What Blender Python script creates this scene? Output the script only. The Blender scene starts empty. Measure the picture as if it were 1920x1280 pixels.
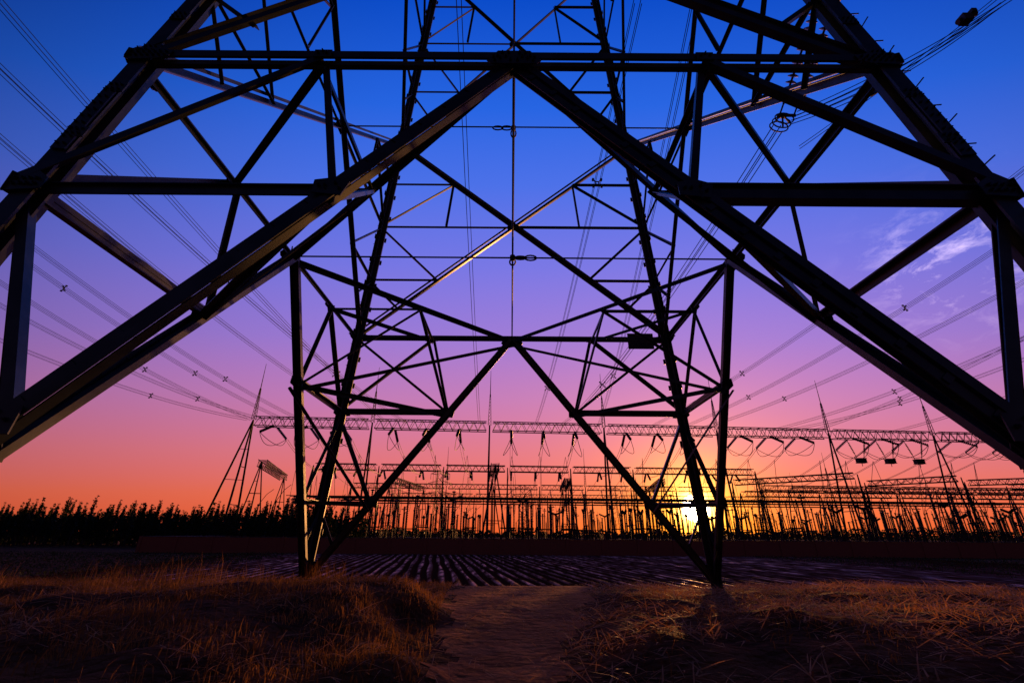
import bpy, math, random
import numpy as np
from mathutils import Vector, Matrix
random.seed(7); np.random.seed(7)
V=Vector
scene=bpy.context.scene
def lin(c):
    r=[]
    for x in c:
        x/=255.0
        r.append(x/12.92 if x<=0.04045 else ((x+0.055)/1.055)**2.4)
    return (r[0],r[1],r[2],1.0)
# ------------------------------------------------------------ materials
def new_mat(name):
    m=bpy.data.materials.new(name); m.use_nodes=True
    nt=m.node_tree; return m,nt,nt.nodes['Principled BSDF']
def noise_mat(name,c1,c2,scale=3.0,rough=0.7,metal=0.0,bump=0.2,detail=6,bscale=None,transl=0,spec=0.3,bdist=0.05):
    m,nt,b=new_mat(name); N=nt.nodes; L=nt.links
    tc=N.new('ShaderNodeTexCoord'); n=N.new('ShaderNodeTexNoise'); n.inputs['Scale'].default_value=scale; n.inputs['Detail'].default_value=detail
    L.new(tc.outputs['Object'],n.inputs['Vector'])
    r=N.new('ShaderNodeValToRGB'); r.color_ramp.elements[0].color=(*c1,1); r.color_ramp.elements[1].color=(*c2,1)
    r.color_ramp.elements[0].position=.35; r.color_ramp.elements[1].position=.68
    L.new(n.outputs['Fac'],r.inputs['Fac']); L.new(r.outputs['Color'],b.inputs['Base Color'])
    b.inputs['Roughness'].default_value=rough; b.inputs['Metallic'].default_value=metal
    b.inputs['Specular IOR Level'].default_value=spec
    if bump>0:
        n2=N.new('ShaderNodeTexNoise'); n2.inputs['Scale'].default_value=bscale or scale*4; n2.inputs['Detail'].default_value=8
        L.new(tc.outputs['Object'],n2.inputs['Vector'])
        bp=N.new('ShaderNodeBump'); bp.inputs['Strength'].default_value=bump; bp.inputs['Distance'].default_value=bdist
        L.new(n2.outputs['Fac'],bp.inputs['Height']); L.new(bp.outputs['Normal'],b.inputs['Normal'])
    if transl>0:
        t=N.new('ShaderNodeBsdfTranslucent'); mx=N.new('ShaderNodeMixShader'); mx.inputs[0].default_value=transl
        L.new(r.outputs['Color'],t.inputs['Color']); L.new(b.outputs[0],mx.inputs[1]); L.new(t.outputs[0],mx.inputs[2])
        L.new(mx.outputs[0],N['Material Output'].inputs['Surface'])
    return m
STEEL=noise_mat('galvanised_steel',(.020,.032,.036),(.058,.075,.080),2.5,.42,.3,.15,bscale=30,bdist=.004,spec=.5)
STEELD=noise_mat('dark_steel',(.03,.03,.035),(.06,.06,.065),2,.6,.2,0)
BOLT=noise_mat('bolt_steel',(.02,.022,.025),(.05,.05,.05),20,.45,.5,0)
WIRE=noise_mat('aluminium_wire',(.02,.02,.025),(.04,.04,.05),5,.6,.3,0)
CERAM=noise_mat('brown_porcelain',(.02,.012,.01),(.05,.03,.025),4,.35,0,0,spec=.4)
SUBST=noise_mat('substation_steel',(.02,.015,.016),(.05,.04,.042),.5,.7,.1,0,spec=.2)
CONC=noise_mat('weathered_concrete',(.1,.09,.08),(.2,.18,.16),6,.9,0,.4,bdist=.02)
SOIL=noise_mat('dry_soil',(.060,.022,.007),(.19,.070,.022),1.3,.95,0,1.0,detail=10,bscale=7,bdist=.16,spec=.03)
PATH=noise_mat('trodden_earth',(.26,.078,.022),(.46,.150,.045),1.2,.9,0,.9,detail=10,bscale=4.5,bdist=.12,spec=.03)
GRASS=noise_mat('dry_grass',(.10,.045,.010),(.42,.18,.040),.8,.8,0,0,transl=.5,spec=.1)
STRAW=noise_mat('straw',(.34,.14,.035),(.68,.32,.10),2,.7,0,0,transl=.4,spec=.2)
LEAF=noise_mat('poplar_leaves',(.012,.022,.008),(.04,.06,.02),.5,.8,0,0,transl=.3,spec=.1)
CROP=noise_mat('crop_leaves',(.035,.040,.010),(.10,.09,.025),.5,.8,0,0,transl=.3,spec=.1)
BARK=noise_mat('bark',(.03,.022,.016),(.07,.05,.035),6,.9,0,0)
SIGNM=noise_mat('faded_sign_paint',(.05,.05,.055),(.10,.10,.10),9,.6,.1,0)
SIGNT=noise_mat('sign_lettering',(.01,.01,.01),(.02,.015,.015),9,.6,0,0)
# ------------------------------------------------------------ mesh tools
class M:
    def __init__(s): s.v=[]; s.f=[]
    def add(s,vs,fs):
        o=len(s.v); s.v.extend([tuple(x) for x in vs]); s.f.extend([tuple(i+o for i in f) for f in fs])
def make(name,m,mat,parent=None,label=None,category=None,group=None,kind=None,smooth=False,loc=None):
    me=bpy.data.meshes.new(name); me.from_pydata(m.v,[],m.f); me.update()
    if mat: me.materials.append(mat)
    if smooth:
        for p in me.polygons: p.use_smooth=True
    return place(name,me,parent,label,category,group,kind,loc)
def place(name,data,parent=None,label=None,category=None,group=None,kind=None,loc=None,rot=None,scale=None):
    o=bpy.data.objects.new(name,data); scene.collection.objects.link(o)
    if parent: o.parent=parent
    if label: o["label"]=label
    if category: o["category"]=category
    if group: o["group"]=group
    if kind: o["kind"]=kind
    if loc is not None: o.location=loc
    if rot is not None: o.rotation_euler=rot
    if scale is not None: o.scale=scale
    return o
def angle_bar(m,A,B,n,w,t=None,off=0.0):
    A=V(A);B=V(B);ax=(B-A).normalized(); n=V(n)
    u=(n-ax*n.dot(ax))
    if u.length<1e-4: u=ax.orthogonal()
    u.normalize(); v=ax.cross(u); t=t or w*.13
    P=[(0,-w/2),(0,w/2),(-t,w/2),(-t,-w/2+t),(-w*.9,-w/2+t),(-w*.9,-w/2)]
    o=u*off
    vs=[A+o+u*p[0]+v*p[1] for p in P]+[B+o+u*p[0]+v*p[1] for p in P]
    fs=[(i,(i+1)%6,(i+1)%6+6,i+6) for i in range(6)]+[tuple(range(5,-1,-1)),tuple(range(6,12))]
    m.add(vs,fs)
def box(m,c,sx,sy,sz,ex=V((1,0,0)),ey=V((0,1,0)),ez=V((0,0,1))):
    c=V(c); vs=[c+ex*(a*sx/2)+ey*(b*sy/2)+ez*(d*sz/2) for d in(-1,1) for b in(-1,1) for a in(-1,1)]
    m.add(vs,[(0,2,3,1),(4,5,7,6),(0,1,5,4),(2,6,7,3),(0,4,6,2),(1,3,7,5)])
def tube(m,pts,r,n=5,r2=None,cap=True):
    pts=[V(p) for p in pts]; K=len(pts); vs=[];fs=[]
    up=None
    for i,p in enumerate(pts):
        d=(pts[min(i+1,K-1)]-pts[max(i-1,0)]).normalized()
        if up is None: up=d.orthogonal().normalized()
        u=(up-d*up.dot(d)).normalized(); up=u; w=d.cross(u)
        rr=r if r2 is None else r+(r2-r)*i/(K-1)
        for k in range(n):
            a=2*math.pi*k/n; vs.append(p+u*(math.cos(a)*rr)+w*(math.sin(a)*rr))
    for i in range(K-1):
        for k in range(n):
            fs.append((i*n+k,i*n+(k+1)%n,(i+1)*n+(k+1)%n,(i+1)*n+k))
    if cap: fs.append(tuple(range(n-1,-1,-1))); fs.append(tuple(range((K-1)*n,K*n)))
    m.add(vs,fs)
def lathe(m,base,axis,prof,n=8):
    base=V(base);d=V(axis).normalized();u=d.orthogonal().normalized();w=d.cross(u);vs=[];fs=[]
    for r,z in prof:
        for k in range(n):
            a=2*math.pi*k/n; vs.append(base+d*z+(u*math.cos(a)+w*math.sin(a))*r)
    for i in range(len(prof)-1):
        for k in range(n): fs.append((i*n+k,i*n+(k+1)%n,(i+1)*n+(k+1)%n,(i+1)*n+k))
    fs.append(tuple(range(n-1,-1,-1))); fs.append(tuple(range((len(prof)-1)*n,len(prof)*n)))
    m.add(vs,fs)
def lerp(a,b,t): return V(a)*(1-t)+V(b)*t
def discs(L,n,r,rc):
    p=[(rc,0)]
    st=L/n
    for i in range(n):
        z=i*st; p+=[(rc,z+st*.15),(r,z+st*.45),(r*.95,z+st*.6),(rc,z+st*.72)]
    p.append((rc,L)); return p
# ------------------------------------------------------------ terrain height
def sst(a,b,x):
    t=np.clip((x-a)/(b-a),0,1); return t*t*(3-2*t)
rs=np.random.RandomState(3)
WV=[(rs.uniform(.3,1)*f,rs.uniform(0,6.28),rs.uniform(0,6.28),1/f) for f in [.35,.5,.8,1.2,1.8,2.6,3.8,5.5,7.5,9.5] for _ in range(3)]
def nz(x,y):
    s=0
    for f,a,p,am in WV: s=s+am*np.sin(f*2.2*(x*np.cos(a)+y*np.sin(a))+p+1.7*np.sin(.4*f*(y*np.cos(a)-x*np.sin(a))))
    return s*.11
def clods(x,y):
    s=0
    for f,a,p,am in WV[12:]: s=s+am**.5*np.sin(f*3.1*(x*np.cos(a+1)+y*np.sin(a+1))+p*2)
    return s*.1
def path_edges(y):
    c=-.15+.055*(y-6); hw=.72+.15*np.clip(y-6,0,9); return c-hw,c+hw
def height(x,y):
    x=np.asarray(x,float);y=np.asarray(y,float)
    z=-1.2*sst(15.8,23,y)
    l,r=path_edges(y)
    wob=.25*np.sin(y*1.3)+.15*np.sin(y*3.1+1)
    near=(sst(3.5,7,y))*(1-sst(11,17,y))
    ml=sst(0,1.2,(l+wob)-x)*(.34+.10*np.sin(x*.7+y*.3))
    mr=sst(0,1.3,x-(r+wob*.6))*(.29+.08*np.sin(x*.8-y*.4))
    z=z+(ml+mr)*near*(1-.5*sst(7,14,np.abs(x)))
    rough=near*sst(0,1.2,np.maximum(l-x,x-r))
    far=(1-sst(40,200,np.hypot(x,y)))
    z=z+nz(x,y)*(.04+.20*rough)*far*np.where(y>20,.5,1)+clods(x,y)*(.02+.10*rough)*(1-sst(17,22,y))*far
    return z
def geo(a,b,n):
    return list(a+(b-a)*((np.exp(np.linspace(0,5.5,n+1))-1)/(math.exp(5.5)-1)))[1:]
xs=np.array(sorted([-x for x in geo(17,3500,46)]+list(np.arange(-17,17.01,.12))+geo(17,3500,46)))
ys=np.array([-400,-150,-60,-25,-10,-4,0,2,3]+list(np.arange(4,20,.10))+list(np.arange(20,30,.4))+geo(30,5000,60))
X,Y=np.meshgrid(xs,ys); Z=height(X,Y)
nx=len(xs)
m=M(); m.v=list(map(tuple,np.stack([X.ravel(),Y.ravel(),Z.ravel()],1).tolist()))
m.f=[(j*nx+i,j*nx+i+1,(j+1)*nx+i+1,(j+1)*nx+i) for j in range(len(ys)-1) for i in range(nx-1)]
g=make('ground',m,SOIL,kind='structure',label='dark bare soil ground reaching the horizon',category='ground',smooth=True)
m=M(); idx={}
for j in range(len(ys)-1):
    yc=(ys[j]+ys[j+1])/2
    if yc<-10 or yc>22: continue
    l,r=path_edges(max(yc,3)); l-=.15*math.sin(yc*2.3)+.1*math.sin(yc*5); r+=.15*math.sin(yc*1.9+2)+.08*math.sin(yc*6)
    for i in range(nx-1):
        if l<xs[i] and xs[i+1]<r:
            q=[]
            for (jj,ii) in ((j,i),(j,i+1),(j+1,i+1),(j+1,i)):
                if (jj,ii) not in idx: idx[(jj,ii)]=len(m.v); m.v.append((xs[ii],ys[jj],Z[jj,ii]+.006))
                q.append(idx[(jj,ii)])
            m.f.append(tuple(q))
make('dirt_path',m,PATH,kind='structure',label='trodden reddish earth path between grassy banks',category='path',smooth=True)
# ploughed field with film strips
FM,nt,b=new_mat('furrowed_field'); N=nt.nodes;L=nt.links
at=N.new('ShaderNodeAttribute'); at.attribute_name='film'
tc=N.new('ShaderNodeTexCoord'); n1=N.new('ShaderNodeTexNoise'); n1.inputs['Scale'].default_value=1.0; n1.inputs['Detail'].default_value=6
fmap=N.new('ShaderNodeMapping'); fmap.inputs['Scale'].default_value=(2.4,.30,1); L.new(tc.outputs['Object'],fmap.inputs[0])
L.new(fmap.outputs[0],n1.inputs['Vector'])
mr=N.new('ShaderNodeMapRange'); mr.inputs[1].default_value=.36; mr.inputs[2].default_value=.64; L.new(n1.outputs['Fac'],mr.inputs[0])
mu=N.new('ShaderNodeMath'); mu.operation='MULTIPLY'; L.new(at.outputs['Fac'],mu.inputs[0]); L.new(mr.outputs[0],mu.inputs[1])
mx=N.new('ShaderNodeMixRGB'); mx.inputs[1].default_value=(.060,.016,.008,1); mx.inputs[2].default_value=(.34,.08,.045,1); L.new(mu.outputs[0],mx.inputs[0])
L.new(mx.outputs[0],b.inputs['Base Color'])
ro=N.new('ShaderNodeMapRange'); ro.inputs[3].default_value=1.0; ro.inputs[4].default_value=.26; L.new(mu.outputs[0],ro.inputs[0]); L.new(ro.outputs[0],b.inputs['Roughness'])
spc=N.new('ShaderNodeMapRange'); spc.inputs[3].default_value=0.0; spc.inputs[4].default_value=.16; L.new(mu.outputs[0],spc.inputs[0]); L.new(spc.outputs[0],b.inputs['Specular IOR Level'])
b.inputs['Specular Tint'].default_value=(1.0,.55,.42,1)
n2=N.new('ShaderNodeTexNoise'); n2.inputs['Scale'].default_value=5; L.new(tc.outputs['Object'],n2.inputs['Vector'])
bp=N.new('ShaderNodeBump'); bp.inputs['Strength'].default_value=.22; bp.inputs['Distance'].default_value=.03; L.new(n2.outputs['Fac'],bp.inputs['Height']); L.new(bp.outputs[0],b.inputs['Normal'])
row=.80; per=8
a=np.arange(-24,62,row/per); yy=np.concatenate([np.arange(21.5,40,.4),np.arange(40,67,1.0)])
A,B=np.meshgrid(a,yy); ph=(A/row)%1
Xf=A-math.tan(math.radians(9))*B+.07*np.sin(B*.33+np.floor(A/row)*1.7)
Zf=height(Xf,B)*0-1.10+.06*np.cos(2*math.pi*ph)+.008*np.sin(B*5+A*9)
m=M(); m.v=np.stack([Xf.ravel(),B.ravel(),Zf.ravel()],1).tolist(); na=len(a)
m.f=[(j*na+i,j*na+i+1,(j+1)*na+i+1,(j+1)*na+i) for j in range(len(yy)-1) for i in range(na-1)]
fo=make('field',m,FM,kind='structure',label='ploughed field with glinting plastic film rows',category='field',smooth=True)
atr=fo.data.attributes.new('film','FLOAT','POINT')
film=(np.cos(2*math.pi*ph)>.5).astype(float)*(np.random.RandomState(5).rand(400)[np.floor(A/row).astype(int)%400]*.8+.35).clip(0,1)*(sst(-24,-14,A)*(1-sst(30,60,A)))
atr.data.foreach_set('value',film.ravel())
# ------------------------------------------------------------ world
SUN=V((347,908,46.5)).normalized(); SEL=math.asin(SUN.z); SAZ=math.atan2(SUN.x,SUN.y)
w=bpy.data.worlds.new('World'); scene.world=w; w.use_nodes=True; nt=w.node_tree; N=nt.nodes; L=nt.links
bg=N['Background']
tc=N.new('ShaderNodeTexCoord'); nm=N.new('ShaderNodeVectorMath'); nm.operation='NORMALIZE'; L.new(tc.outputs['Generated'],nm.inputs[0])
sp=N.new('ShaderNodeSeparateXYZ'); L.new(nm.outputs[0],sp.inputs[0])
def math_(op,a,b_=None,c=None,clamp=False):
    n=N.new('ShaderNodeMath'); n.operation=op; n.use_clamp=clamp
    for i,x in enumerate((a,b_,c)):
        if x is None: continue
        if isinstance(x,(int,float)): n.inputs[i].default_value=x
        else: L.new(x,n.inputs[i])
    return n.outputs[0]
hyp=math_('SQRT',math_('ADD',math_('MULTIPLY',math_('MULTIPLY',sp.outputs['X'],sp.outputs['X']),.16),math_('MULTIPLY',sp.outputs['Y'],sp.outputs['Y'])))
el=math_('MULTIPLY',math_('ARCTAN2',sp.outputs['Z'],hyp),180/math.pi/90.0,clamp=True)
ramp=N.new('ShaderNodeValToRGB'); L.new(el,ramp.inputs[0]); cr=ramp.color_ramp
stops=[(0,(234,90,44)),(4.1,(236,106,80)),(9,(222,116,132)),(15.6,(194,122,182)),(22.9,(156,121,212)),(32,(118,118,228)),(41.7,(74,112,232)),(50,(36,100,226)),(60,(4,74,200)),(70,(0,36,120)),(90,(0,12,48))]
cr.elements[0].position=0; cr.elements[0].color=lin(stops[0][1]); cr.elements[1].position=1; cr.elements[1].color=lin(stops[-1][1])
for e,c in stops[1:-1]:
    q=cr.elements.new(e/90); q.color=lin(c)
hz=N.new('ShaderNodeCombineXYZ'); L.new(sp.outputs['X'],hz.inputs[0]); L.new(sp.outputs['Y'],hz.inputs[1])
hn=N.new('ShaderNodeVectorMath'); hn.operation='NORMALIZE'; L.new(hz.outputs[0],hn.inputs[0])
dh=N.new('ShaderNodeVectorMath'); dh.operation='DOT_PRODUCT'; L.new(hn.outputs[0],dh.inputs[0]); dh.inputs[1].default_value=(math.sin(.16),math.cos(.16),0)
af=N.new('ShaderNodeMapRange'); af.interpolation_type='SMOOTHSTEP'; af.inputs[1].default_value=-.2; af.inputs[2].default_value=.98; af.inputs[3].default_value=.07; af.inputs[4].default_value=1.0
L.new(dh.outputs['Value'],af.inputs[0])
ds=N.new('ShaderNodeVectorMath'); ds.operation='DOT_PRODUCT'; L.new(nm.outputs[0],ds.inputs[0]); ds.inputs[1].default_value=SUN
dpos=math_('MAXIMUM',ds.outputs['Value'],0.0)
def vscale(col,fac):
    n=N.new('ShaderNodeVectorMath'); n.operation='SCALE'
    if isinstance(col,tuple): n.inputs[0].default_value=col
    else: L.new(col,n.inputs[0])
    L.new(fac,n.inputs['Scale']) if not isinstance(fac,(int,float)) else setattr(n.inputs['Scale'],'default_value',fac)
    return n.outputs[0]
def vadd(a,b_):
    n=N.new('ShaderNodeVectorMath'); n.operation='ADD'; L.new(a,n.inputs[0]); L.new(b_,n.inputs[1]); return n.outputs[0]
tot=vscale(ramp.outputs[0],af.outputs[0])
for p,c in ((12,(.12,.03,.0)),(60,(.36,.13,.0)),(250,(1.1,.42,.0)),(1000,(3.2,1.6,.2)),(3500,(12,7.5,2.4))):
    tot=vadd(tot,vscale(c,math_('POWER',dpos,float(p))))
disc=N.new('ShaderNodeMapRange'); disc.interpolation_type='SMOOTHSTEP'; disc.inputs[1].default_value=math.cos(math.radians(1.5)); disc.inputs[2].default_value=math.cos(math.radians(1.05)); disc.inputs[4].default_value=1
L.new(ds.outputs['Value'],disc.inputs[0]); tot=vadd(tot,vscale((40.0,32,20),disc.outputs[0]))
dc=N.new('ShaderNodeVectorMath'); dc.operation='DOT_PRODUCT'; L.new(nm.outputs[0],dc.inputs[0]); dc.inputs[1].default_value=V((800,717,465)).normalized()
mp=N.new('ShaderNodeMapping'); mp.inputs['Scale'].default_value=(1,1,2.2); L.new(nm.outputs[0],mp.inputs[0])
cn=N.new('ShaderNodeTexNoise'); cn.inputs['Scale'].default_value=15; cn.inputs['Detail'].default_value=9; cn.inputs['Roughness'].default_value=.66; cn.inputs['Distortion'].default_value=.5; L.new(mp.outputs[0],cn.inputs['Vector'])
cm=N.new('ShaderNodeMapRange'); cm.inputs[1].default_value=.50; cm.inputs[2].default_value=.80; L.new(cn.outputs['Fac'],cm.inputs[0])
cf=math_('MULTIPLY',math_('POWER',math_('MAXIMUM',dc.outputs['Value'],0.0),330.0),cm.outputs[0])
tot=vadd(tot,vscale((1.1,.8,.75),cf))
sky=N.new('ShaderNodeTexSky'); sky.sky_type='NISHITA'; sky.sun_disc=False; sky.sun_elevation=SEL; sky.sun_rotation=SAZ
tot=vadd(tot,vscale(sky.outputs[0],.004))
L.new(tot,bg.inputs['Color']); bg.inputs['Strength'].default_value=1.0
sd=bpy.data.lights.new('sun','SUN'); sd.energy=5.0; sd.angle=math.radians(.5); sd.color=(1,.40,.11)
so=bpy.data.objects.new('sun',sd); scene.collection.objects.link(so); so.rotation_euler=(-SUN).to_track_quat('-Z','Y').to_euler()
# ------------------------------------------------------------ camera
PITCH=math.radians(22.9)
cd=bpy.data.cameras.new('camera'); cd.lens=16; cd.sensor_width=36; cd.clip_end=9000; cd.clip_start=.05
co=bpy.data.objects.new('camera',cd); scene.collection.objects.link(co)
co.matrix_world=Matrix.Translation((0,0,1.5))@Matrix.Rotation(math.pi/2+PITCH,4,'X')@Matrix.Rotation(math.radians(.4),4,'Z')
scene.camera=co
scene.view_settings.view_transform='Standard'; scene.view_settings.look='None'; scene.view_settings.exposure=0
# ------------------------------------------------------------ the big tower
HW,SL=6.55,.11; YN,YF=3.75,16.1; YC=(YN+YF)/2; H=8.02; Z1=5.33; Z2=2.4
LV=[H,16.3,26.0,34.0]
def corner(ix,iy,z): return V((ix*(HW-SL*z), (YN+SL*z) if iy<0 else (YF-SL*z), z))
tower=bpy.data.objects.new('transmission_tower',None); scene.collection.objects.link(tower); tower.location=(0,0,0)
tower["label"]="towering grey steel lattice transmission tower standing over a dirt path"; tower["category"]="pylon"
faces={'front':((-1,-1),(1,-1),V((0,-1,0))),'back':((-1,1),(1,1),V((0,1,0))),'lft':((-1,-1),(-1,1),V((-1,0,0))),'rgt':((1,-1),(1,1),V((1,0,0)))}
def FP(face,s,z):
    a,b_,n=faces[face]; return lerp(corner(*a,z),corner(*b_,z),(s+1)/2)
def gusset(c,n,eh,outline,bolts,off,sc_=1.0):
    m=M();mb=M()
    outline=[(x*sc_,y*sc_) for x,y in outline]; bolts=[(x*sc_,y*sc_) for x,y in bolts]
    c=V(c);n=V(n).normalized();eh=V(eh).normalized();ev=V((0,0,1)); ev=(ev-n*ev.dot(n)).normalized()
    k=len(outline);t=.014
    vs=[c+n*off+eh*x+ev*y for x,y in outline]+[c+n*(off+t)+eh*x+ev*y for x,y in outline]
    m.add(vs,[tuple(range(k-1,-1,-1)),tuple(range(k,2*k))]+[(i,(i+1)%k,(i+1)%k+k,i+k) for i in range(k)])
    for x,y in bolts:
        for sg,o in ((1,off+t),(-1,off)):
            lathe(mb,c+n*o+eh*x+ev*y,n*sg,[(.022,0),(.022,.02),(.011,.021),(.011,.042)],6)
    go=make('gusset_plate',m,STEEL,tower); make('bolt',mb,BOLT,go,kind='stuff')
allN={}
for fn,(ca,cb,n) in faces.items():
    tilt=V((n.x,n.y,SL)).normalized()
    mm=M(); belt=M()
    eh=(FP(fn,1,H)-FP(fn,-1,H)).normalized()
    A=FP(fn,0,H)
    a=FP(fn,-1,H);b_=FP(fn,1,H)
    angle_bar(belt,a+V((0,0,.065)),b_+V((0,0,.065)),n,.13,off=.03)
    angle_bar(belt,b_+V((0,0,-.06)),a+V((0,0,-.06)),n,.09,off=-.02)
    nodes={}
    for sg in (-1,1):
        diag=M()
        D0=FP(fn,sg,0)
        dirn=(A-D0).normalized(); per_=dirn.cross(tilt).normalized()
        angle_bar(diag,D0+per_*.066,A+per_*.066,tilt,.115,off=.0)
        angle_bar(diag,A-per_*.072,D0-per_*.072,tilt,.115,off=-.03)
        angle_bar(diag,D0-tilt*.20,A-tilt*.20,-tilt,.12,off=.0)
        for k in range(1,22):
            p=lerp(D0,A,k/22); box(diag,p-tilt*.02,.20,.08,.012,per_,dirn,tilt)
        make('inclined_brace',diag,STEEL,tower)
        N1=lerp(D0,A,Z1/H);N2=lerp(D0,A,Z2/H);N3=lerp(D0,A,1.1/H)
        L1=FP(fn,sg,Z1);L2=FP(fn,sg,Z2);LH=FP(fn,sg,H);Q=FP(fn,sg*.5,H)
        nodes[sg]=(N1,N2,Q)
        angle_bar(mm,L1,N1,tilt,.15,off=-.05); angle_bar(mm,L1+V((0,0,.10)),N1+V((0,0,.10)),-tilt,.08,off=.09)
        angle_bar(mm,N1,Q,tilt,.10,off=-.07)
        angle_bar(mm,L1+V((0,0,.1)),Q,tilt,.13,off=.05)
        if fn=='back': angle_bar(mm,LH,N1,tilt,.09,off=-.11)
        angle_bar(mm,L1,N2,tilt,.12,off=-.08)
        angle_bar(mm,L2,N2,tilt,.12,off=-.05)
        angle_bar(mm,L2,N3,tilt,.08,off=-.08)
        sq=[(-.2,-.13),(.2,-.13),(.2,.13),(-.2,.13)]
        gusset(N1,tilt,eh,[(-.28,-.14),(.2,-.2),(.3,.1),(.05,.2),(-.28,.14)],[(-.18,0),(-.08,0),(.08,.05),(.16,-.06)],.012,.75)
        gusset(N2,tilt,eh,sq,[(-.12,0),(0,0),(.12,0),(0,.08)],.012)
        s=-sg
        gusset(LH+eh*(s*.16),tilt,eh,[(-.3,-.10),(-.2,-.16),(.28,-.13),(.46,-.05),(.5,.10),(.2,.18),(-.2,.2),(-.3,.1)] if s>0 else [(.3,-.10),(.3,.1),(.2,.2),(-.2,.18),(-.5,.10),(-.46,-.05),(-.28,-.13),(.2,-.16)],
               [(s*x,y) for x in(-.2,-.1,.0,.1,.2,.3,.4) for y in(-.05,.05)]+[(s*-.12,.14),(s*.0,.14)],.045,.85)
        gusset(L1+eh*(s*.12),tilt,eh,[(-.3,-.2),(.35,-.15),(.35,.12),(.1,.3),(-.3,.2)] if s>0 else [(.3,-.2),(.3,.2),(-.1,.3),(-.35,.12),(-.35,-.15)],[(s*x,y) for x in(-.15,-.02,.1,.22) for y in(-.05,.07)],.045,.7)
        gusset(Q,tilt,eh,[(-.16,-.1),(.16,-.1),(.16,.12),(-.16,.12)],[(-.08,0),(.08,0),(0,.06)],.065,.8)
    gusset(A-V((0,0,.04)),tilt,eh,[(-.34,-.17),(.34,-.17),(.40,-.10),(.24,.15),(-.24,.15),(-.40,-.10)],[(sx*x,y) for sx in(-1,1) for x,y in((.08,.08),(.17,.08),(.12,-.02),(.2,-.06),(.28,-.11),(.3,-.03),(.24,.0),(.05,-.1))],.065)
    tube(belt,[A+tilt*.04+V((0,0,.1)),A+tilt*.04+V((0,0,.30))],.016,6)
    for li in range(len(LV)-1):
        za,zb=LV[li],LV[li+1]
        wa,wb=HW-SL*za,HW-SL*zb
        f=wa/(wa+wb); zc=za+(zb-za)*f
        wd=.14 if li==0 else .12
        a0,a1=FP(fn,-1,za),FP(fn,1,zb); b0,b1=FP(fn,1,za),FP(fn,-1,zb)
        angle_bar(mm,a0,a1,tilt,wd,off=.0); angle_bar(mm,b0,b1,tilt,wd,off=-.09)
        if li==0:
            dd=V((0,0,.2)); angle_bar(mm,a0+dd,a1+dd,-tilt,.07,off=.06); angle_bar(mm,b0+dd,b1+dd,-tilt,.07,off=.14)
        C=lerp(a0,a1,f)
        nodes['C%d'%li]=C
        gusset(C,tilt,eh,[(-.2,-.12),(.2,-.12),(.2,.12),(-.2,.12)],[(-.1,0),(.1,0)],-.05)
        for sg in(-1,1):
            Lc=FP(fn,sg,zc); lo=lerp(FP(fn,sg,za),C,.5); up=lerp(C,FP(fn,sg,zb),.5)
            la=FP(fn,sg,(za+zc)/2); lb=FP(fn,sg,(zc+zb)/2)
            for k,(p,q) in enumerate(((Lc,C),(Lc,lo),(Lc,up),(la,lo),(lb,up),(up,lerp(Lc,C,.5)),(la,lerp(FP(fn,sg,za),C,.25)))):
                angle_bar(mm,p,q,tilt,.085,off=-.05-.012*k)
    allN[fn]=nodes
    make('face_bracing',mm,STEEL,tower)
    make('belt_beam',belt,STEEL,tower)
for ix in(-1,1):
    for iy in(-1,1):
        mm=M(); p0=corner(ix,iy,-.1);p1=corner(ix,iy,34)
        ax=(p1-p0).normalized()
        ex=V((-ix,0,0));ex=(ex-ax*ex.dot(ax)).normalized(); ey=V((0,-iy,0)); ey=(ey-ax*ey.dot(ax)).normalized()
        for (o,wd) in ((0,.25),(.26,.16)):
            q0=p0+(ex+ey)*o*.5;q1=p1+(ex+ey)*o*.5
            if o: q1=lerp(q0,q1,.75)
            cx=(q0+q1)/2;ln=(q1-q0).length
            box(mm,cx+ex*(wd/2),wd,.03,ln,ex,ey,ax); box(mm,cx+ey*(wd/2+.015),.03,wd,ln,ex,ey,ax)
        mb=M()
        z=.6
        while z<30:
            p=corner(ix,iy,z)
            box(mm,p+ex*.17-ey*.032,.28,.018,.18,ex,ey,ax); box(mm,p+ey*.17-ex*.032,.018,.28,.18,ex,ey,ax)
            for a_ in(.08,.16,.24):
                for c_ in(-.05,.05):
                    lathe(mb,p+ex*a_-ey*.041+ax*c_,-ey,[(.018,0),(.018,.018),(.01,.019),(.01,.035)],6)
            z+=.95
        for zz in (6.6,11.5):
            p=corner(ix,iy,zz); box(mm,p+ex*.13-ey*.035,.2,.02,1.3,ex,ey,ax)
            for k in range(9):
                for a_ in(.08,.18): lathe(mb,p+ex*a_-ey*.046+ax*(-.56+.14*k),-ey,[(.018,0),(.018,.018),(.01,.019),(.01,.035)],6)
        z=1.0;k=0
        while z<30 and (ix,iy) in((1,-1),(-1,1)):
            p=corner(ix,iy,z); d=(-ex if k%2 else -ey); tube(mb,[p,p+d*.15],.010,6); z+=.4;k+=1
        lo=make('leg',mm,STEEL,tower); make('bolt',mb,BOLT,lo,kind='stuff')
        fm=M()
        lathe(fm,corner(ix,iy,0)+V((0,0,-.9)),V((0,0,1)),[(.45,0),(.45,.84),(.42,.88),(.2,.89)],16)
        make('concrete_footing',fm,CONC,tower)
up=V((0,0,1))
pm=M()
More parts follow.
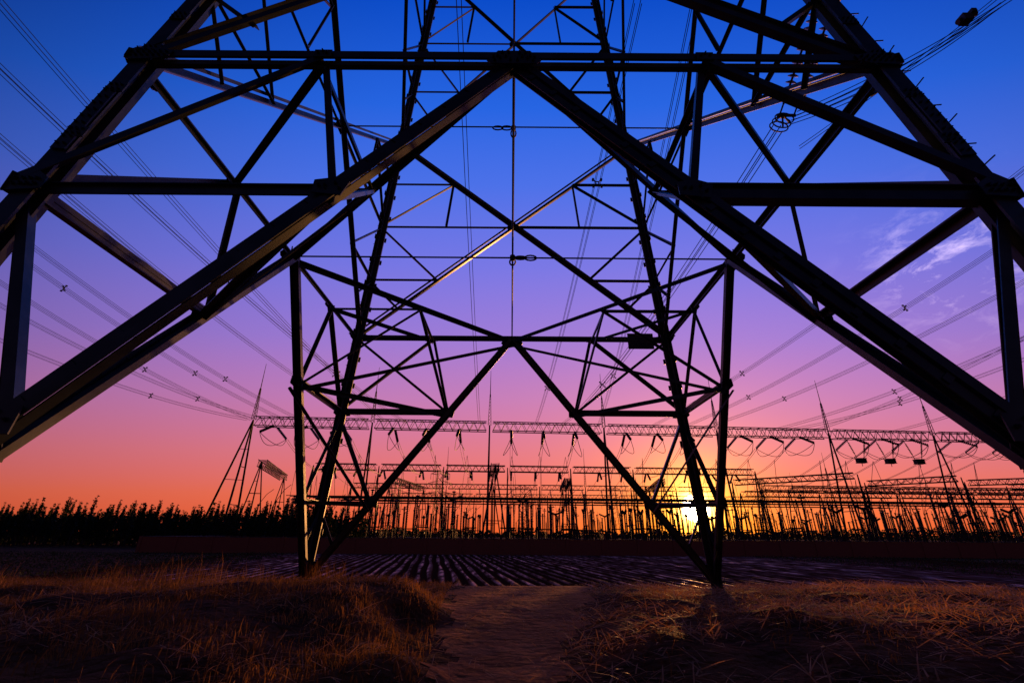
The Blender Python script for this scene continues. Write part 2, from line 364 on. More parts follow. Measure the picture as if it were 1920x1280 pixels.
for sx in('lft','rgt'):
    for sy in('front','back'):
        s_y=-1 if sy=='front' else 1; s_x=-1 if sx=='lft' else 1
        As=FP(sx,0,H);Ab=FP(sy,0,H)
        angle_bar(pm,As,Ab,up,.14,off=-.05)
        N1s,N2s,Qs=allN[sx][s_y]; N1b,N2b,Qb=allN[sy][s_x]
        md=lerp(As,Ab,.5)
        angle_bar(pm,Qs,Qb,up,.11,off=-.08)
        angle_bar(pm,md,N1b,up,.08,off=-.1); angle_bar(pm,md,N1s,up,.08,off=-.12)
        angle_bar(pm,md,Qs,up,.08,off=-.14); angle_bar(pm,md,Qb,up,.08,off=-.16)
        angle_bar(pm,N1s,N1b,up,.14,off=-.03)
        p2=M(); angle_bar(p2,N2s,N2b,up,.10,off=-.03)
        make('horizontal_bracing',p2,STEEL,tower)
        if sy=='back':
            angle_bar(pm,N1s,Ab,up,.10,off=-.2)
            angle_bar(pm,N1s,N2b,up,.07,off=-.24)
make('horizontal_bracing',pm,STEEL,tower)
for key in (None,'C0'):
    tm=M()
    P={f:(FP(f,0,H) if key is None else allN[f][key]) for f in faces}
    cz=P['front'].z; c=V((0,YC,cz))
    tube(tm,[P['front'],P['back']],.024,6); tube(tm,[P['lft'],P['rgt']],.022,6)
    for sg in(-1,1):
        for q in range(2):
            cc=c+V((( .2+q*.26)*(1 if key is None else -1),0,0)) if sg>0 else c+V((0,(.2+q*.26),0))
            dx=V((1,0,0)) if sg>0 else V((0,1,0)); dz=V((0,0,1)) if q else (V((0,1,0)) if sg>0 else V((1,0,0)))
            pts=[cc+dx*(.15*math.cos(t))+dz*(.075*math.sin(t)) for t in [i*math.pi/6 for i in range(13)]]
            tube(tm,pts,.022,6,cap=False)
    lathe(tm,c-V((0,0,.1)),up,[(.02,0),(.07,.04),(.07,.16),(.02,.2)],10)
    make('tie_cable',tm,STEELD,tower)
for zb,reach in ((31.0,19.0),):
    for sg in(-1,1):
        cm_=M()
        t=V((sg*reach,YC,zb+1.2)); r=[corner(sg,-1,zb),corner(sg,1,zb),corner(sg,-1,zb+2.8),corner(sg,1,zb+2.8)]
        for p in r: angle_bar(cm_,p,t,up,.16)
        for k in range(1,7):
            f0=k/7;f1=(k-1)/7
            q=[lerp(p,t,f0) for p in r];q1=[lerp(p,t,f1) for p in r]
            for a_,b2 in((0,1),(0,2),(1,3),(2,3)): angle_bar(cm_,q[a_],q[b2],up,.08); angle_bar(cm_,q1[a_],q[b2],up,.08,off=-.02)
        make('crossarm',cm_,STEEL,tower)
sc=V((4.62,YF-SL*H-.16,H-.12)); sm=M(); box(sm,sc,.90,.02,.58)
for dx,dz,wx,wz in((0,.285,.92,.03),(0,-.285,.92,.03),(.445,0,.03,.58),(-.445,0,.03,.58)): box(sm,sc+V((dx,-.012,dz)),wx,.02,wz)
sg_=make('sign_plate',sm,SIGNM,tower,label="small faded rectangular sign plate with rows of lettering")
st=M()
for r in range(5):
    x=-.36
    while x<.34:
        wd=random.uniform(.02,.06); box(st,sc+V((x+wd/2,-.013,.19-.095*r)),wd,.003,.04); x+=wd+.02
make('sign_lettering',st,SIGNT,sg_,kind='stuff')

# ------------------------------------------------------------ insulators of the tower
def string_obj(a,b_,r,n,label,group):
    a=V(a);b_=V(b_);m_=M(); d=(b_-a); L_=d.length; dn=d.normalized()
    lathe(m_,V((0,0,0)),dn,[(.03,0)]+discs(L_,n,r,.06)+[(.03,L_)],12)
    return make('insulator_string',m_,CERAM,None,label,'insulator',group,loc=a,smooth=False)
HWP=V((16.0,19.3,24.2)); TIP=V((16.6,14.2,28.2))
for o in(-.42,.42):
    e=V((o,0,0)); string_obj(TIP+e,HWP+e-(HWP-TIP).normalized()*.5,.29,19,'ribbed dark insulator string hanging from the steel tower arm','tower insulator strings')
mm=M()
for o in(-.42,.42): tube(mm,[HWP+V((o,0,0)),HWP+V((o,0,0))-(HWP-TIP).normalized()*.55],.05,6)
for dx,dz in((-.45,.0),(.45,0),(0,.35),(0,-.35)): tube(mm,[HWP+V((-.28,0,0)),HWP+V((dx,.6,dz))],.05,6); 
box(mm,HWP+V((0,.1,0)),1.1,.1,.16); 
for k in range(3):
    c=HWP+V((0,.3+.3*k,0)); tube(mm,[c+V((.55*math.cos(t),0,.42*math.sin(t))) for t in [i*math.pi/8 for i in range(17)]],.04,6)
make('line_clamp',mm,STEELD,None,'dark steel yoke and grading rings at conductor end','clamp')
# ------------------------------------------------------------ power lines
def sagpts(a,b_,sag,n=28):
    a=V(a);b_=V(b_); return [lerp(a,b_,i/n)-V((0,0,4*sag*(i/n)*(1-i/n))) for i in range(n+1)]
sp_m=M()
for a_ in(45,135,225,315):
    d=V((math.cos(math.radians(a_)),0,math.sin(math.radians(a_)))); tube(sp_m,[d*.10,d*.36],.04,6); box(sp_m,d*.36,.12,.16,.12)
tube(sp_m,[V((.11*math.cos(t),0,.11*math.sin(t))) for t in [i*math.pi/4 for i in range(9)]],.04,6,cap=False)
spm=bpy.data.meshes.new('spacer'); spm.from_pydata(sp_m.v,[],sp_m.f); spm.materials.append(STEELD)
def line(a,b_,sag,r=.028,nb=4,sp=(),lab='four-wire conductor bundle sagging toward the substation',sep=.23,grp='overhead conductor bundles'):
    m_=M(); pts=sagpts(a,b_,sag); d=(V(b_)-V(a)); h=V((d.y,-d.x,0)).normalized(); 
    offs=[(-sep,-sep),(sep,-sep),(sep,sep),(-sep,sep)] if nb==4 else ([(-sep,0),(sep,0)] if nb==2 else [(0,0)])
    for ox,oz in offs: tube(m_,[p+h*ox+V((0,0,oz)) for p in pts],r,4)
    o=make('power_line',m_,WIRE,None,lab,'power line',grp)
    for f in sp:
        k=f*(len(pts)-1);i=int(k);p=lerp(pts[i],pts[i+1],k-i)
        place('spacer',spm,o,loc=p,rot=(0,0,math.atan2(-h.y,-h.x)),scale=(1.5,1.5,1.5))
    return o
GZ=26.6
def GY(x): return 110+ (x+63)*.07
def G(x): return V((x,GY(x)-1,GZ))
for x,p,sag,sps in ((-31,(-42,20,41.5),1.6,(.3,.62)),(-26,(-44.5,23,38.5),2.2,(.35,.66)),(-35,(-50,24,37.5),2.4,()),(-55,(-73,48,40.2),2.0,(.4,.78)),(-51,(-70,46,41),2.0,(.35,)),
      (-63,(-79.5,54,38.1),1.8,(.47,)),(-60,(-82,58,35.5),2.2,(.3,)),(-64,(-85,61.6,31),1.8,(.42,)),
      (43,(70.7,46.3,41),2.2,(.3,.73)),(35,(60,36.8,41.5),2.,(.4,)),(48,(76,50,37),2.2,(.35,)),(67,(83,61,31.7),1.5,(.55,)),(70,(90,64,31),2.,(.5,)),(78,(95,62,38),2,(.4,)),(99,(112,60,36),2,()),
      (6,(8.1,18.8,33.7),2.4,(.33,.85)),(12,tuple(HWP+V((0,1,0))),2.6,(.5,)),(22,(11.9,18.8,33.7),2.2,(.4,)),(-8,(-4,-10,60),3,())):
    line(G(x),p,sag,sp=sps)
jm=V((24.5,14.5,26.2))
for k in range(3):
    a_=HWP+V((.4,.4-.3*k,-.2)); line(a_,jm+V((k*.5,0,k*.35)),.8-.2*k,r=.022,nb=2,sep=.15,lab='curving jumper conductors looping under the tower arm',grp='tower jumper conductors')
mm=M(); CC=V((0,-.2,.55)); box(mm,V((27.4,18.0,29.9))+CC,.55,.5,.5); tube(mm,[V((27.0,18.1,29.8))+CC,V((28.1,17.9,30.3))+CC],.16,8); box(mm,V((27.9,17.9,30.4))+CC,.3,.4,.25)
make('conductor_clamp',mm,STEELD,None,'dark bulky clamp gripping the jumper conductors','clamp')
line((20,24,26.5),(31,15.5,32.6),.3,r=.022,nb=2,sep=.15,lab='curving jumper conductors looping under the tower arm',grp='tower jumper conductors')
# ------------------------------------------------------------ substation
GB=-1.2
def truss(m_,a,b_,dep,wid,nb,r=.10):
    a=V(a);b_=V(b_);d=(b_-a).normalized();h=V((-d.y,d.x,0)).normalized()*wid/2
    ch=[lambda t:lerp(a,b_,t)+h,lambda t:lerp(a,b_,t)-h,lambda t:lerp(a,b_,t)+h-V((0,0,dep)),lambda t:lerp(a,b_,t)-h-V((0,0,dep))]
    for c in ch: tube(m_,[c(0),c(1)],r*1.25,5)
    for i in range(nb):
        t0=i/nb;t1=(i+1)/nb;tm=(t0+t1)/2
        for u_,l_ in((0,2),(1,3)):
            tube(m_,[ch[l_](t0),ch[u_](tm)],r*.7,4,cap=False); tube(m_,[ch[u_](tm),ch[l_](t1)],r*.7,4,cap=False)
        tube(m_,[ch[0](tm),ch[1](t1)],r*.6,4,cap=False); tube(m_,[ch[0](tm),ch[1](t0)],r*.6,4,cap=False); tube(m_,[ch[2](t0),ch[3](t0)],r*.6,4,cap=False)
def gantry(cols,ztop,dep=2.2,rods=(),rodh=14,spread=3.2,label='',thick=.26,end_spread=7):
    e=bpy.data.objects.new('substation_gantry',None); scene.collection.objects.link(e)
    e["label"]=label; e["category"]="gantry"; e["group"]="substation gantries"; e.location=(cols[0][0],cols[0][1],GB)
    off=V(e.location)
    n=len(cols)
    dr=(V((*cols[-1],0))-V((*cols[0],0))).normalized(); h=V((-dr.y,dr.x,0))
    for i,c in enumerate(cols):
        m_=M(); t=V((c[0],c[1],ztop-dep*.3))-off; b0=V((c[0],c[1],GB))-off
        legs=[b0+h*spread,b0-h*spread]
        if i==0: legs+= [b0-dr*end_spread]
        if i==n-1: legs+=[b0+dr*end_spread*0.6]
        for l_ in legs: tube(m_,[l_,t],thick,6,r2=thick*.75)
        for f in(.3,.6): tube(m_,[lerp(legs[0],t,f),lerp(legs[1],t,f)],.1,5)
        if i==0:
            for f in(.25,.5,.75): tube(m_,[lerp(legs[2],t,f),lerp(legs[0],t,f)],.08,4)
        make('column',m_,SUBST,e)
        if i in rods:
            m_=M(); top=t+V((0,0,rodh)); base=t
            w0=.38
            for (a1,b1) in((1,1),(1,-1),(-1,-1),(-1,1)):
                tube(m_,[base+V((a1*w0,b1*w0,0)),base+V((a1*.1,b1*.1,rodh*.55))],.07,4)
            for k in range(8):
                f0=k/8*.9;z0=rodh*.55*f0;w1=w0*(1-f0)+.1*f0;f1=(k+1)/8*.9;z1_=rodh*.55*f1;w2=w0*(1-f1)+.1*f1
                tube(m_,[base+V((-w1,-w1,z0)),base+V((w2,-w2,z1_))],.04,4); tube(m_,[base+V((w1,w1,z0)),base+V((-w2,w2,z1_))],.04,4)
            tube(m_,[base+V((0,0,rodh*.5)),top],.12,5,r2=.05)
            make('lightning_rod',m_,SUBST,e)
    for i in range(n-1):
        m_=M(); a_=V((*cols[i],ztop))-off;b_=V((*cols[i+1],ztop))-off; d=(b_-a_).normalized()
        truss(m_,a_+d*.8,b_-d*.8,dep,2.0,max(6,int((b_-a_).length/2.2)))
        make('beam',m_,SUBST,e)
    return e
FX=[-63,-34.5,-5.5,23.7,53.5,84,113.5,143]
fc=[(x,GY(x)) for x in FX]
gantry(fc,GZ+.8,rods=(0,1,2,3,4,5,6,7),rodh=14.5,label='tall pipe-legged steel gantry with lattice beams and lightning rods')
def row(x0,x1,n,y,z,**k):
    k.setdefault('label','steel substation gantry with lattice beam strung with wires')
    gantry([(x0+(x1-x0)*i/(n-1),y+(x0+(x1-x0)*i/(n-1))*.05) for i in range(n)],z,**k)
row(-62,80,8,150,21.5,dep=1.8,thick=.22,end_spread=3)
row(-66,90,9,200,20.5,dep=1.8,thick=.22,rods=(2,5),rodh=16,end_spread=3)
row(-60,200,14,262,21.5,dep=1.8,thick=.24,rods=(3,8,11),rodh=14,end_spread=3)
row(90,215,6,150,16.0,dep=1.6,thick=.2,end_spread=2)
row(100,300,8,185,20.0,dep=1.8,thick=.22,rods=(1,4,6),rodh=14,end_spread=3)
row(85,260,9,225,17.0,dep=1.8,thick=.24,end_spread=3)
row(-50,70,7,176,13.5,dep=1.4,thick=.2,end_spread=2)
row(62,150,5,126,12.5,dep=1.3,thick=.18,end_spread=2)
gantry([(-62,116),(-72,150)],18.2,dep=1.6,thick=.18,end_spread=1,label='low steel gantry with lattice beam running away from the wall')
for a_,b_ in (((70,150),(95,129)),((112,150),(128,134)),((140,146),(165,132)),((165,158),(185,146)),((-38,150),(-34,186)),((18,150),(20,186)),((-4,118),(-6,150)),((48,150),(54,186))):
    gantry([a_,b_],17.6 if a_[0]>60 else 18.0,dep=1.5,thick=.2,end_spread=1,label='low steel gantry with lattice beam set at an angle')
def strmesh(L_,r,n,seg=7):
    m_=M(); lathe(m_,V((0,0,0)),V((0,1,0)),[(.03,0)]+discs(L_,n,r,.12)+[(.03,L_)],seg)
    me=bpy.data.meshes.new('insulator_string'); me.from_pydata(m_.v,[],m_.f); me.materials.append(CERAM); return me
S1=strmesh(4.2,.36,10); S2=strmesh(3.4,.34,8)
def aim(me,a,b_,grp='substation insulator strings'):
    d=(V(b_)-V(a)).normalized(); q=V((0,1,0)).rotation_difference(d)
    o=place('insulator_string',me,None,'dark ribbed insulator string hanging from a substation gantry','insulator',grp,loc=a,rot=q.to_euler()); return o
rq=random.Random(4)
for k in range(7):
    for j,o in enumerate((5.5,13.5,21.5)):
        x=fc[k][0]+o; y=GY(x); zt=GZ-1.4
        dirx=(.35 if k>=4 else (-.3 if k<1 else 0.0))
        for side in(-1,1):
            a_=V((x,y+side*1.0,zt))
            b_=a_+V((dirx*side*-1,side*1,-.62)).normalized()*4.3
            aim(S1,a_,b_)
        e0=V((x,y-1,zt))+V((dirx,-1,-.62)).normalized()*4.3; e1=V((x,y+1,zt))+V((-dirx,1,-.62)).normalized()*4.3
        dd=rq.uniform(2.3,3.4) if k not in(2,) else 4
        m_=M(); asym=rq.uniform(.5,1.6)
        for o2 in(-1.1*asym,1.3):
            pts=[]
            for i in range(17):
                t=i/16; pts.append(lerp(e0,e1,t)+V((o2*math.sin(math.pi*t)*1.2,0,-dd*4*t*(1-t)*.9)))
            tube(m_,pts,.07,5)
        make('jumper_loop',m_,WIRE,None,'slack jumper wires looping beneath a gantry beam','power line','jumper loops')
        if k<5:
            line(e1,(x*.97,150+x*.05-1,18.5),2.2,r=.05,nb=2,sep=.3,lab='busbar wires strung between two gantries',grp='strung busbar wires')
            line((x*.97,152+x*.05,18.5),(x*1.02,199+x*.05,18),1.6,r=.05,nb=1,lab='busbar wires strung between two gantries',grp='strung busbar wires')
            line((x*1.02,201+x*.05,18),(x*1.02,261+x*.05,19),2.6,r=.06,nb=1,lab='busbar wires strung between two gantries',grp='strung busbar wires')
            aim(S2,V((x*.97,150+x*.05-1,19.6)),V((x*.97,146+x*.05,17.0))); aim(S2,V((x*.97,150+x*.05+1,19.6)),V((x*.97,154+x*.05,17.0)))
            aim(S2,V((x*1.02,199+x*.05,18.8)),V((x*1.02+.6,199+x*.05,15.0)))
        else:
            line(e1,(x*1.05,185+x*.05-1,17.5),2.6,r=.05,nb=2,sep=.3,lab='busbar wires strung between two gantries',grp='strung busbar wires')
        for (py,pz) in ((.3,0),(.75,-1.5)):
            m_=M(); p=lerp(e1,V((x,150,17.5)),py)+V((rq.uniform(-1,1),0,pz)); sx=rq.uniform(-1.2,1.2)
            tube(m_,[p,p+V((sx,.5,-5)),p+V((sx*1.5,1,-11)),V((p.x+sx,p.y+1,6.5))],.06,4)
            tube(m_,[p,p+V((-sx,1.5,-6)),V((p.x-sx*2,p.y+3,7.5))],.06,4)
            make('dropper_wire',m_,WIRE,None,'thin wires dropping to the substation equipment','power line','dropper wires')
m_=M(); box(m_,V((0,0,-5.6)),2.1,1.2,1.0); box(m_,V((0,0,-5.05)),2.3,1.4,.12); box(m_,V((0,0,-6.15)),2.3,1.4,.12)
tube(m_,[(0,0,-6.1),(0,0,-7.0)],.08,6)
for s_ in(-1,1):
    tube(m_,[V((s_*2.4,0,0)),V((s_*.9,0,-5.0))],.08,5); lathe(m_,V((s_*2.1,0,-1)),V((-s_*1.5,0,-5)),discs(3.0,8,.25,.09),7)
trap=bpy.data.meshes.new('line_trap'); trap.from_pydata(m_.v,[],m_.f); trap.materials.append(SUBST)
for x in (91,99,107): place('line_trap',trap,None,'boxy grey line trap hung on V-shaped insulators','line trap','hanging line traps',loc=(x,GY(x),GZ-1.4))
def eqmesh(name,kind):
    m_=M()
    if kind==0:
        for a1,b1 in((1,1),(1,-1),(-1,-1),(-1,1)): tube(m_,[(a1*.35,b1*.35,0),(a1*.3,b1*.3,3.2)],.08,4)
        for k in range(4): tube(m_,[(-.35,-.35,k*.8),(.35,-.35,k*.8+.8)],.05,4); tube(m_,[(.35,.35,k*.8),(-.35,.35,k*.8+.8)],.05,4)
        box(m_,(0,0,3.25),.9,.9,.12); lathe(m_,V((0,0,3.3)),V((0,0,1)),discs(4.6,16,.27,.14),8); lathe(m_,V((0,0,7.9)),V((0,0,1)),[(.2,0),(.5,.08),(.5,.16),(.1,.25)],10)
    elif kind==1:
        for s_ in(-1.6,1.6):
            tube(m_,[(s_,0,0),(s_,0,3.4)],.18,6); lathe(m_,V((s_,0,3.4)),V((0,0,1)),discs(4.0,14,.25,.13),8); box(m_,(s_,0,7.5),.5,.3,.3)
        box(m_,(0,0,3.3),4,.3,.25); tube(m_,[(-1.6,0,7.6),(0,0,9.6)],.07,5); tube(m_,[(0,0,9.6),(1.6,0,10.6)],.06,5); tube(m_,[(1.6,0,7.6),(1.6,0,8.3)],.09,5)
    elif kind==2:
        for a1 in(-.4,.4): tube(m_,[(a1,0,0),(a1,0,2.8)],.14,6)
        box(m_,(0,0,2.9),1.3,1.0,.5); lathe(m_,V((0,0,3.1)),V((0,0,1)),discs(4.2,15,.34,.22),9); lathe(m_,V((0,0,7.3)),V((0,0,1)),[(.3,0),(.55,.25),(.6,.6),(.4,.9),(.15,1.0)],10); tube(m_,[(-1.2,0,7.9),(1.2,0,7.9)],.08,5)
    elif kind==3:
        box(m_,(0,0,1.2),.9,.9,2.4); tube(m_,[(0,0,2.4),(0,0,3.4)],.2,8); lathe(m_,V((0,0,3.4)),V((0,0,1)),discs(4.4,14,.32,.18),8)
        for s_ in(-1,1): lathe(m_,V((0,0,7.9)),V((s_,0,.35)),discs(2.6,8,.36,.22),8)
        box(m_,(0,0,7.9),.6,.5,.5)
    elif kind==4:
        tube(m_,[(0,0,0),(0,0,3)],.2,6); lathe(m_,V((0,0,3)),V((0,0,1)),discs(5.6,20,.26,.15),8)
        tube(m_,[V((.8*math.cos(t),.8*math.sin(t),7.9)) for t in [i*math.pi/6 for i in range(13)]],.06,5,cap=False)
        for a1 in(0,2.1,4.2): tube(m_,[(0,0,8.6),(.8*math.cos(a1),.8*math.sin(a1),7.9)],.04,4)
    me=bpy.data.meshes.new(name); me.from_pydata(m_.v,[],m_.f); me.materials.append(SUBST); return me
EQ=[('post_insulator','tall ribbed post insulator on a lattice stand','insulator'),('disconnect_switch','two-post disconnect switch with raised arm','switch'),('current_transformer','ribbed current transformer with a bulging head','transformer'),('circuit_breaker','Y-shaped circuit breaker on a cabinet base','circuit breaker'),('surge_arrester','slim surge arrester topped by a ring','arrester')]
EM=[eqmesh(e[0],i) for i,e in enumerate(EQ)]
rnd=random.Random(11)
for yi,(y,kk) in enumerate(((98,4),(103,0),(108,0),(117,1),(123,4),(129,0),(136,3),(142,1),(150,0),(158,0),(166,2),(174,1),(182,4),(190,3),(212,0),(228,1))):
    bays=range(-2,7) if y<150 else range(-2,8)
    for k in bays:
        for o in(5,9,13.5,18,22):
            x=k*28.8-5.5+o+rnd.uniform(-.2,.2)
            if y<112 and k in(-2,): continue
            if rnd.random()<(.45 if y>150 else .25): continue
            kind=kk if rnd.random()<.75 else rnd.choice((0,1,4,0))
            sz=rnd.uniform(.85,1.42); rz=rnd.choice((0,math.pi/2,0))+rnd.uniform(-.03,.03)
            if abs(x*math.cos(SAZ)-(y+x*.05)*math.sin(SAZ))<3.4: continue   # made-up gap in the equipment so the low sun shows and reaches the ground
            e=EQ[kind]; place(e[0],EM[kind],None,e[1],e[2],e[0].replace('_',' ')+'s',loc=(x,y+x*.05,GB),rot=(0,0,rz),scale=(.9,.9,sz))
for y,z in ((131,10.6),(144,11.2),(168,12.0),(192,12.5)):
    for o in(0,2.5,5):
        m_=M(); tube(m_,[(-60,y+o-3,z),(160,y+o+8,z)],.10,5)
        make('busbar',m_,SUBST,None,'long tubular busbar carried across the switchyard','busbar','tubular busbars')
for x,y in ((-20,98),(24,100),(52,103),(80,106),(108,108)):
    m_=M(); box(m_,(0,0,.9),1.6,1.0,1.8); box(m_,(0,0,1.86),1.9,1.3,.12); box(m_,(0,-.52,.95),.7,.03,1.4); box(m_,(0,0,.04),1.9,1.3,.1)
    make('control_cabinet',m_,CONC,None,'small grey control cabinet standing in the switchyard','cabinet','control cabinets',loc=(x,y,GB))
def pylon(x,y,h):
    m_=M(); w0=h*.11
    def c(a1,b1,z): s=w0*(1-z/h*.86) if z<h*.6 else w0*(.484-.25*(z/h-.6)); return V((a1*s,b1*s,z))
    Zs=[h*f for f in(0,.16,.3,.42,.52,.6,.7,.8,.9,1)]
    for i in range(9):
        for a1,b1 in((1,1),(1,-1),(-1,-1),(-1,1)): tube(m_,[c(a1,b1,Zs[i]),c(a1,b1,Zs[i+1])],.2,4)
        for (p,q) in(((-1,-1),(1,-1)),((-1,1),(1,1)),((-1,-1),(-1,1)),((1,-1),(1,1))):
            tube(m_,[c(*p,Zs[i]),c(*q,Zs[i+1])],.11,4); tube(m_,[c(*q,Zs[i]),c(*p,Zs[i+1])],.11,4)
    for f,l_ in((.62,.26),(.78,.2),(.93,.15)):
        for s_ in(-1,1):
            t=V((s_*h*l_,0,h*f+.5)); 
            for b1 in(-1,1): tube(m_,[c(s_,b1,h*f),t],.13,4); tube(m_,[c(s_,b1,h*(f+.05)),t],.13,4)
            tube(m_,[t,t-V((0,0,3.5))],.14,5)
    make('distant_pylon',m_,SUBST,None,'small lattice pylon rising beyond the switchyard','pylon','distant pylons',loc=(x,y,GB))
pylon(-45,300,40); pylon(8,330,34); pylon(-100,420,45); pylon(200,380,45); pylon(90,420,42)
# ------------------------------------------------------------ perimeter wall
BR,nt,b=new_mat('wall_brick'); N=nt.nodes;L=nt.links
tc=N.new('ShaderNodeTexCoord'); bt=N.new('ShaderNodeTexBrick'); mp=N.new('ShaderNodeMapping'); mp.inputs['Rotation'].default_value=(math.pi/2,0,0); L.new(tc.outputs['Object'],mp.inputs[0]); L.new(mp.outputs[0],bt.inputs['Vector'])
bt.inputs['Color1'].default_value=(.45,.15,.10,1);bt.inputs['Color2'].default_value=(.36,.12,.08,1);bt.inputs['Mortar'].default_value=(.28,.14,.10,1);bt.inputs['Scale'].default_value=4
L.new(bt.outputs[0],b.inputs['Base Color']); b.inputs['Roughness'].default_value=.9
wl=bpy.data.objects.new('perimeter_wall',None); scene.collection.objects.link(wl); wl.location=(-52,70,-1.2); wl["label"]="long low reddish brick wall around the substation"; wl["category"]="wall"
m_=M(); box(m_,(125,0,.95),250,.24,2.1); box(m_,(0,40,.95),.24,79.7,2.1)
k=0
while k<=250: box(m_,(k,-.02,.98),.42,.42,2.2); k+=5
make('wall_panel',m_,BR,wl)
m_=M(); box(m_,(125,0,2.06),250.5,.36,.10); box(m_,(0,40.3,2.06),.36,79.6,.10); make('coping',m_,CONC,wl)
# ------------------------------------------------------------ poplars
def poplar(seed,h):
    r=random.Random(seed); t=M(); tube(t,[(0,0,0),(r.uniform(-.1,.1),r.uniform(-.1,.1),h*.5),(r.uniform(-.15,.15),0,h*.92)],.11,6,r2=.02)
    lv=M()
    limbs=[]
    for i in range(16):
        f=i/16; z=h*(.18+.7*f); a_=r.uniform(0,6.28); ln=h*.12*(1-.75*f)*r.uniform(.6,1.2); e=V((math.cos(a_)*ln*.6,math.sin(a_)*ln*.6,z+ln*1.6)); tube(t,[(0,0,z),e],.035,4,r2=.01); limbs.append((V((0,0,z)),e,1-.7*f))
    for i in range(460):
        if r.random()<.8:
            a0,e,q=r.choice(limbs); p=lerp(a0,e,r.uniform(.35,1.1))+V((r.gauss(0,.22*q),r.gauss(0,.22*q),r.gauss(0,.3)))
        else: z=r.uniform(h*.5,h*1.03); p=V((r.gauss(0,.10),r.gauss(0,.10),z))
        s=r.uniform(.08,.18); u=V((r.gauss(0,1),r.gauss(0,1),r.gauss(0,1))).normalized(); w_=u.orthogonal().normalized()
        lv.add([p-u*s,p+w_*s*.7,p+u*s,p-w_*s*.7],[(0,1,2,3)])
    a=bpy.data.meshes.new('trunk');a.from_pydata(t.v,[],t.f);a.materials.append(BARK)
    c=bpy.data.meshes.new('crown');c.from_pydata(lv.v,[],lv.f);c.materials.append(LEAF)
    return a,c
PV=[poplar(20+i,h) for i,h in enumerate((7.6,7.0,8.2,6.6,7.3,7.9))]
r=random.Random(5)
for i in range(260):
    rowk=i%3; x=-138+ (i//3)*1.22+r.uniform(-.5,.5); y=92+rowk*5+r.uniform(-1,1)+(-x-40)*.03
    if x>-34: continue
    a,c=PV[r.randrange(6)]; s=r.uniform(.8,1.12)
    e=bpy.data.objects.new('poplar_tree',None); scene.collection.objects.link(e); e["label"]="slim young poplar with dark leafy crown in a dense row"; e["category"]="tree"; e["group"]="row of young poplars"
    e.location=(x,y,-1.25); e.scale=(s*1.2,s*1.2,s); e.rotation_euler=(0,0,r.uniform(0,6))
    place('trunk',a,e); place('crown',c,e)
rr=np.random.RandomState(8)
def leafmass(name,n,fx,label,s0,s1,mat=LEAF,cat='trees'):
    P=fx(n); n=len(P); m_=M(); S=rr.uniform(s0,s1,n)
    U=rr.normal(size=(n,3)); U/=np.linalg.norm(U,axis=1)[:,None]; W=np.cross(U,rr.normal(size=(n,3))); W/=np.linalg.norm(W,axis=1)[:,None]
    q=np.stack([P-U*S[:,None],P+W*S[:,None]*.7,P+U*S[:,None],P-W*S[:,None]*.7],1).reshape(-1,3)
    m_.v=q.tolist(); m_.f=[(4*i,4*i+1,4*i+2,4*i+3) for i in range(n)]
    make(name,m_,mat,None,label,cat,kind='stuff')
def f1(n):
    x=rr.uniform(-150,-32,n); y=rr.uniform(106,114,n); z=-1.2+rr.uniform(0,1,n)**.8*(5.4+.7*np.sin(x*1.9)+.5*np.sin(x*4.3)); return np.stack([x,y,z],1)
leafmass('woodland_mass',26000,f1,'dense dark woodland behind the poplar row',.2,.45)
def f2(n):
    x=rr.uniform(-320,700,n); y=rr.uniform(420,440,n); z=-1.2+rr.uniform(0,1,n)*(5+1.5*np.sin(x*.11)+1.2*np.sin(x*.31+1)+1.*np.sin(x*.9)+2.5*sst(190,330,x)); return np.stack([x,y,z],1)
leafmass('distant_treeline',22000,f2,'low dark line of distant trees along the horizon',.6,1.3)
def f3(n):
    y=rr.uniform(22,66,n); A_=np.where(rr.rand(n)<.6,rr.uniform(-60,-17,n),rr.uniform(40,95,n)); A_=np.round(A_/.7)*.7+rr.normal(0,.08,n)
    x=A_-math.tan(math.radians(9))*y; z=height(x,y)+rr.uniform(.02,.26,n); z=np.where((A_>-24)&(A_<62),-1.05+rr.uniform(0,.2,n),z); return np.stack([x,y,z],1)
leafmass('crop_rows',30000,f3,'low green crop seedlings growing in long rows',.04,.10,CROP,'crops')
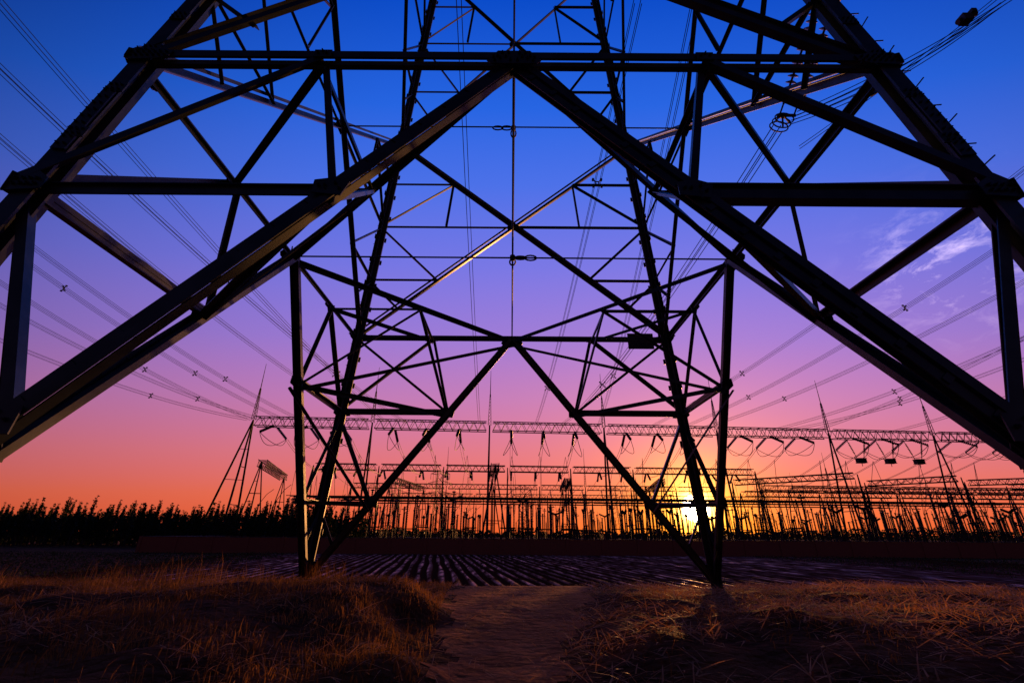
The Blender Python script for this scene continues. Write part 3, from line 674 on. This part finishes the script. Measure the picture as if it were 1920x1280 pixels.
# ------------------------------------------------------------ grass & straw
def blades(name,xy,hh,ww,mat,lean=.5,label='',lying=False):
    n=len(xy); x=xy[:,0];y=xy[:,1]; z=height(x,y); r_=np.random.RandomState(len(name)+n)
    az=r_.uniform(0,2*np.pi,n); fa=r_.uniform(0,2*np.pi,n)
    ln=hh; le=r_.uniform(.1,lean,n)
    d=np.stack([np.cos(az),np.sin(az),np.zeros(n)],1); s=np.stack([np.cos(fa),np.sin(fa),np.zeros(n)],1)*ww[:,None]
    b0=np.stack([x,y,z-.02],1)
    if lying:
        el=r_.uniform(-.1,.45,n); b0[:,2]+=.03+r_.uniform(0,.06,n)
        tip=b0+ (d*np.cos(el)[:,None]+np.array([0,0,1])*np.sin(el)[:,None])*ln[:,None]; 
        tip[:,2]=np.maximum(tip[:,2],height(tip[:,0],tip[:,1])+.01)
        mid=(b0+tip)/2+np.array([0,0,1])*(r_.uniform(0,.08,n)*ln)[:,None]
        s=np.stack([-np.sin(az),np.cos(az),r_.uniform(-.5,.5,n)],1)*ww[:,None]
    else:
        mid=b0+np.array([0,0,1])*(ln*.6)[:,None]+d*(le*ln*.3)[:,None]; tip=b0+np.array([0,0,1])*(ln*(1-le*.35))[:,None]+d*(le*ln)[:,None]
    q=np.stack([b0-s,b0+s,mid+s*.8,mid-s*.8,tip],1).reshape(-1,3)
    m_=M(); m_.v=q.tolist(); F=[]
    for i in range(n): k=5*i; F.append((k,k+1,k+2,k+3)); F.append((k+3,k+2,k+4))
    m_.f=F; make(name,m_,mat,None,label,'grass',kind='stuff')
R=np.random.RandomState(21)
def scatter(n,x0,x1,y0,y1,keep):
    x=R.uniform(x0,x1,n);y=R.uniform(y0,y1,n); k=keep(x,y); return np.stack([x[k],y[k]],1)
def offp(x,y):
    l,r2=path_edges(y); return np.maximum(l-x,x-r2)
clump=lambda x,y:(np.sin(x*2.1+1.3*np.sin(y*1.7))+np.sin(y*2.6+x*.7)+np.sin(x*5.1-y*3.3)*.6)
xy=scatter(80000,-18,-.8,4.5,18.5,lambda x,y:(offp(x,y)>.1)&(clump(x,y)>R.uniform(-1.8,1.8,len(x))))
blades('dry_grass',xy,R.uniform(.06,.26,len(xy)),R.uniform(.003,.007,len(xy)),GRASS,1.0,'matted dry brown grass on the bank beside the path')
xy=scatter(9000,-17,-4.6,8,16,lambda x,y:(clump(x*.6,y*.6)>.8))
blades('tall_dry_grass',xy,R.uniform(.3,.85,len(xy)),R.uniform(.003,.006,len(xy)),GRASS,.6,'tall wispy dry grass standing on the bank')
xy=scatter(38000,1,20,4.5,18.5,lambda x,y:(offp(x,y)>.2)&(clump(x,y)>R.uniform(-1.,2.4,len(x))))
blades('short_dry_grass',xy,R.uniform(.05,.2,len(xy)),R.uniform(.003,.007,len(xy)),GRASS,1.2,'short dry grass on the bank beside the path')
xy=scatter(20000,.5,16,5,17.5,lambda x,y:(offp(x,y)>-.15)&(clump(x*.8,y)>R.uniform(-2,1.5,len(x))))
blades('straw_litter',xy,R.uniform(.12,.6,len(xy)),R.uniform(.004,.010,len(xy)),STRAW,1,'scattered broken straw stalks lying on the soil',lying=True)
xy=scatter(11000,-14,-.5,5,16,lambda x,y:(offp(x,y)>-.15)&(clump(x*.8,y)>R.uniform(-1,2,len(x))))
blades('fallen_stalks',xy,R.uniform(.12,.5,len(xy)),R.uniform(.004,.008,len(xy)),STRAW,1,'fallen dry stalks lying in the grass',lying=True)
xy=scatter(1100,-2,3,5,16,lambda x,y:(offp(x,y)<0))
blades('path_litter',xy,R.uniform(.05,.3,len(xy)),R.uniform(.003,.008,len(xy)),STRAW,1,'few straw stalks scattered on the path',lying=True)
xy=scatter(9000,-40,40,18.5,21.5,lambda x,y:clump(x,y)>R.uniform(-1.5,2,len(x)))
blades('field_margin_grass',xy,R.uniform(.08,.25,len(xy)),R.uniform(.005,.01,len(xy)),GRASS,.8,'rough grass along the field margin')
print('done',len(bpy.data.objects))
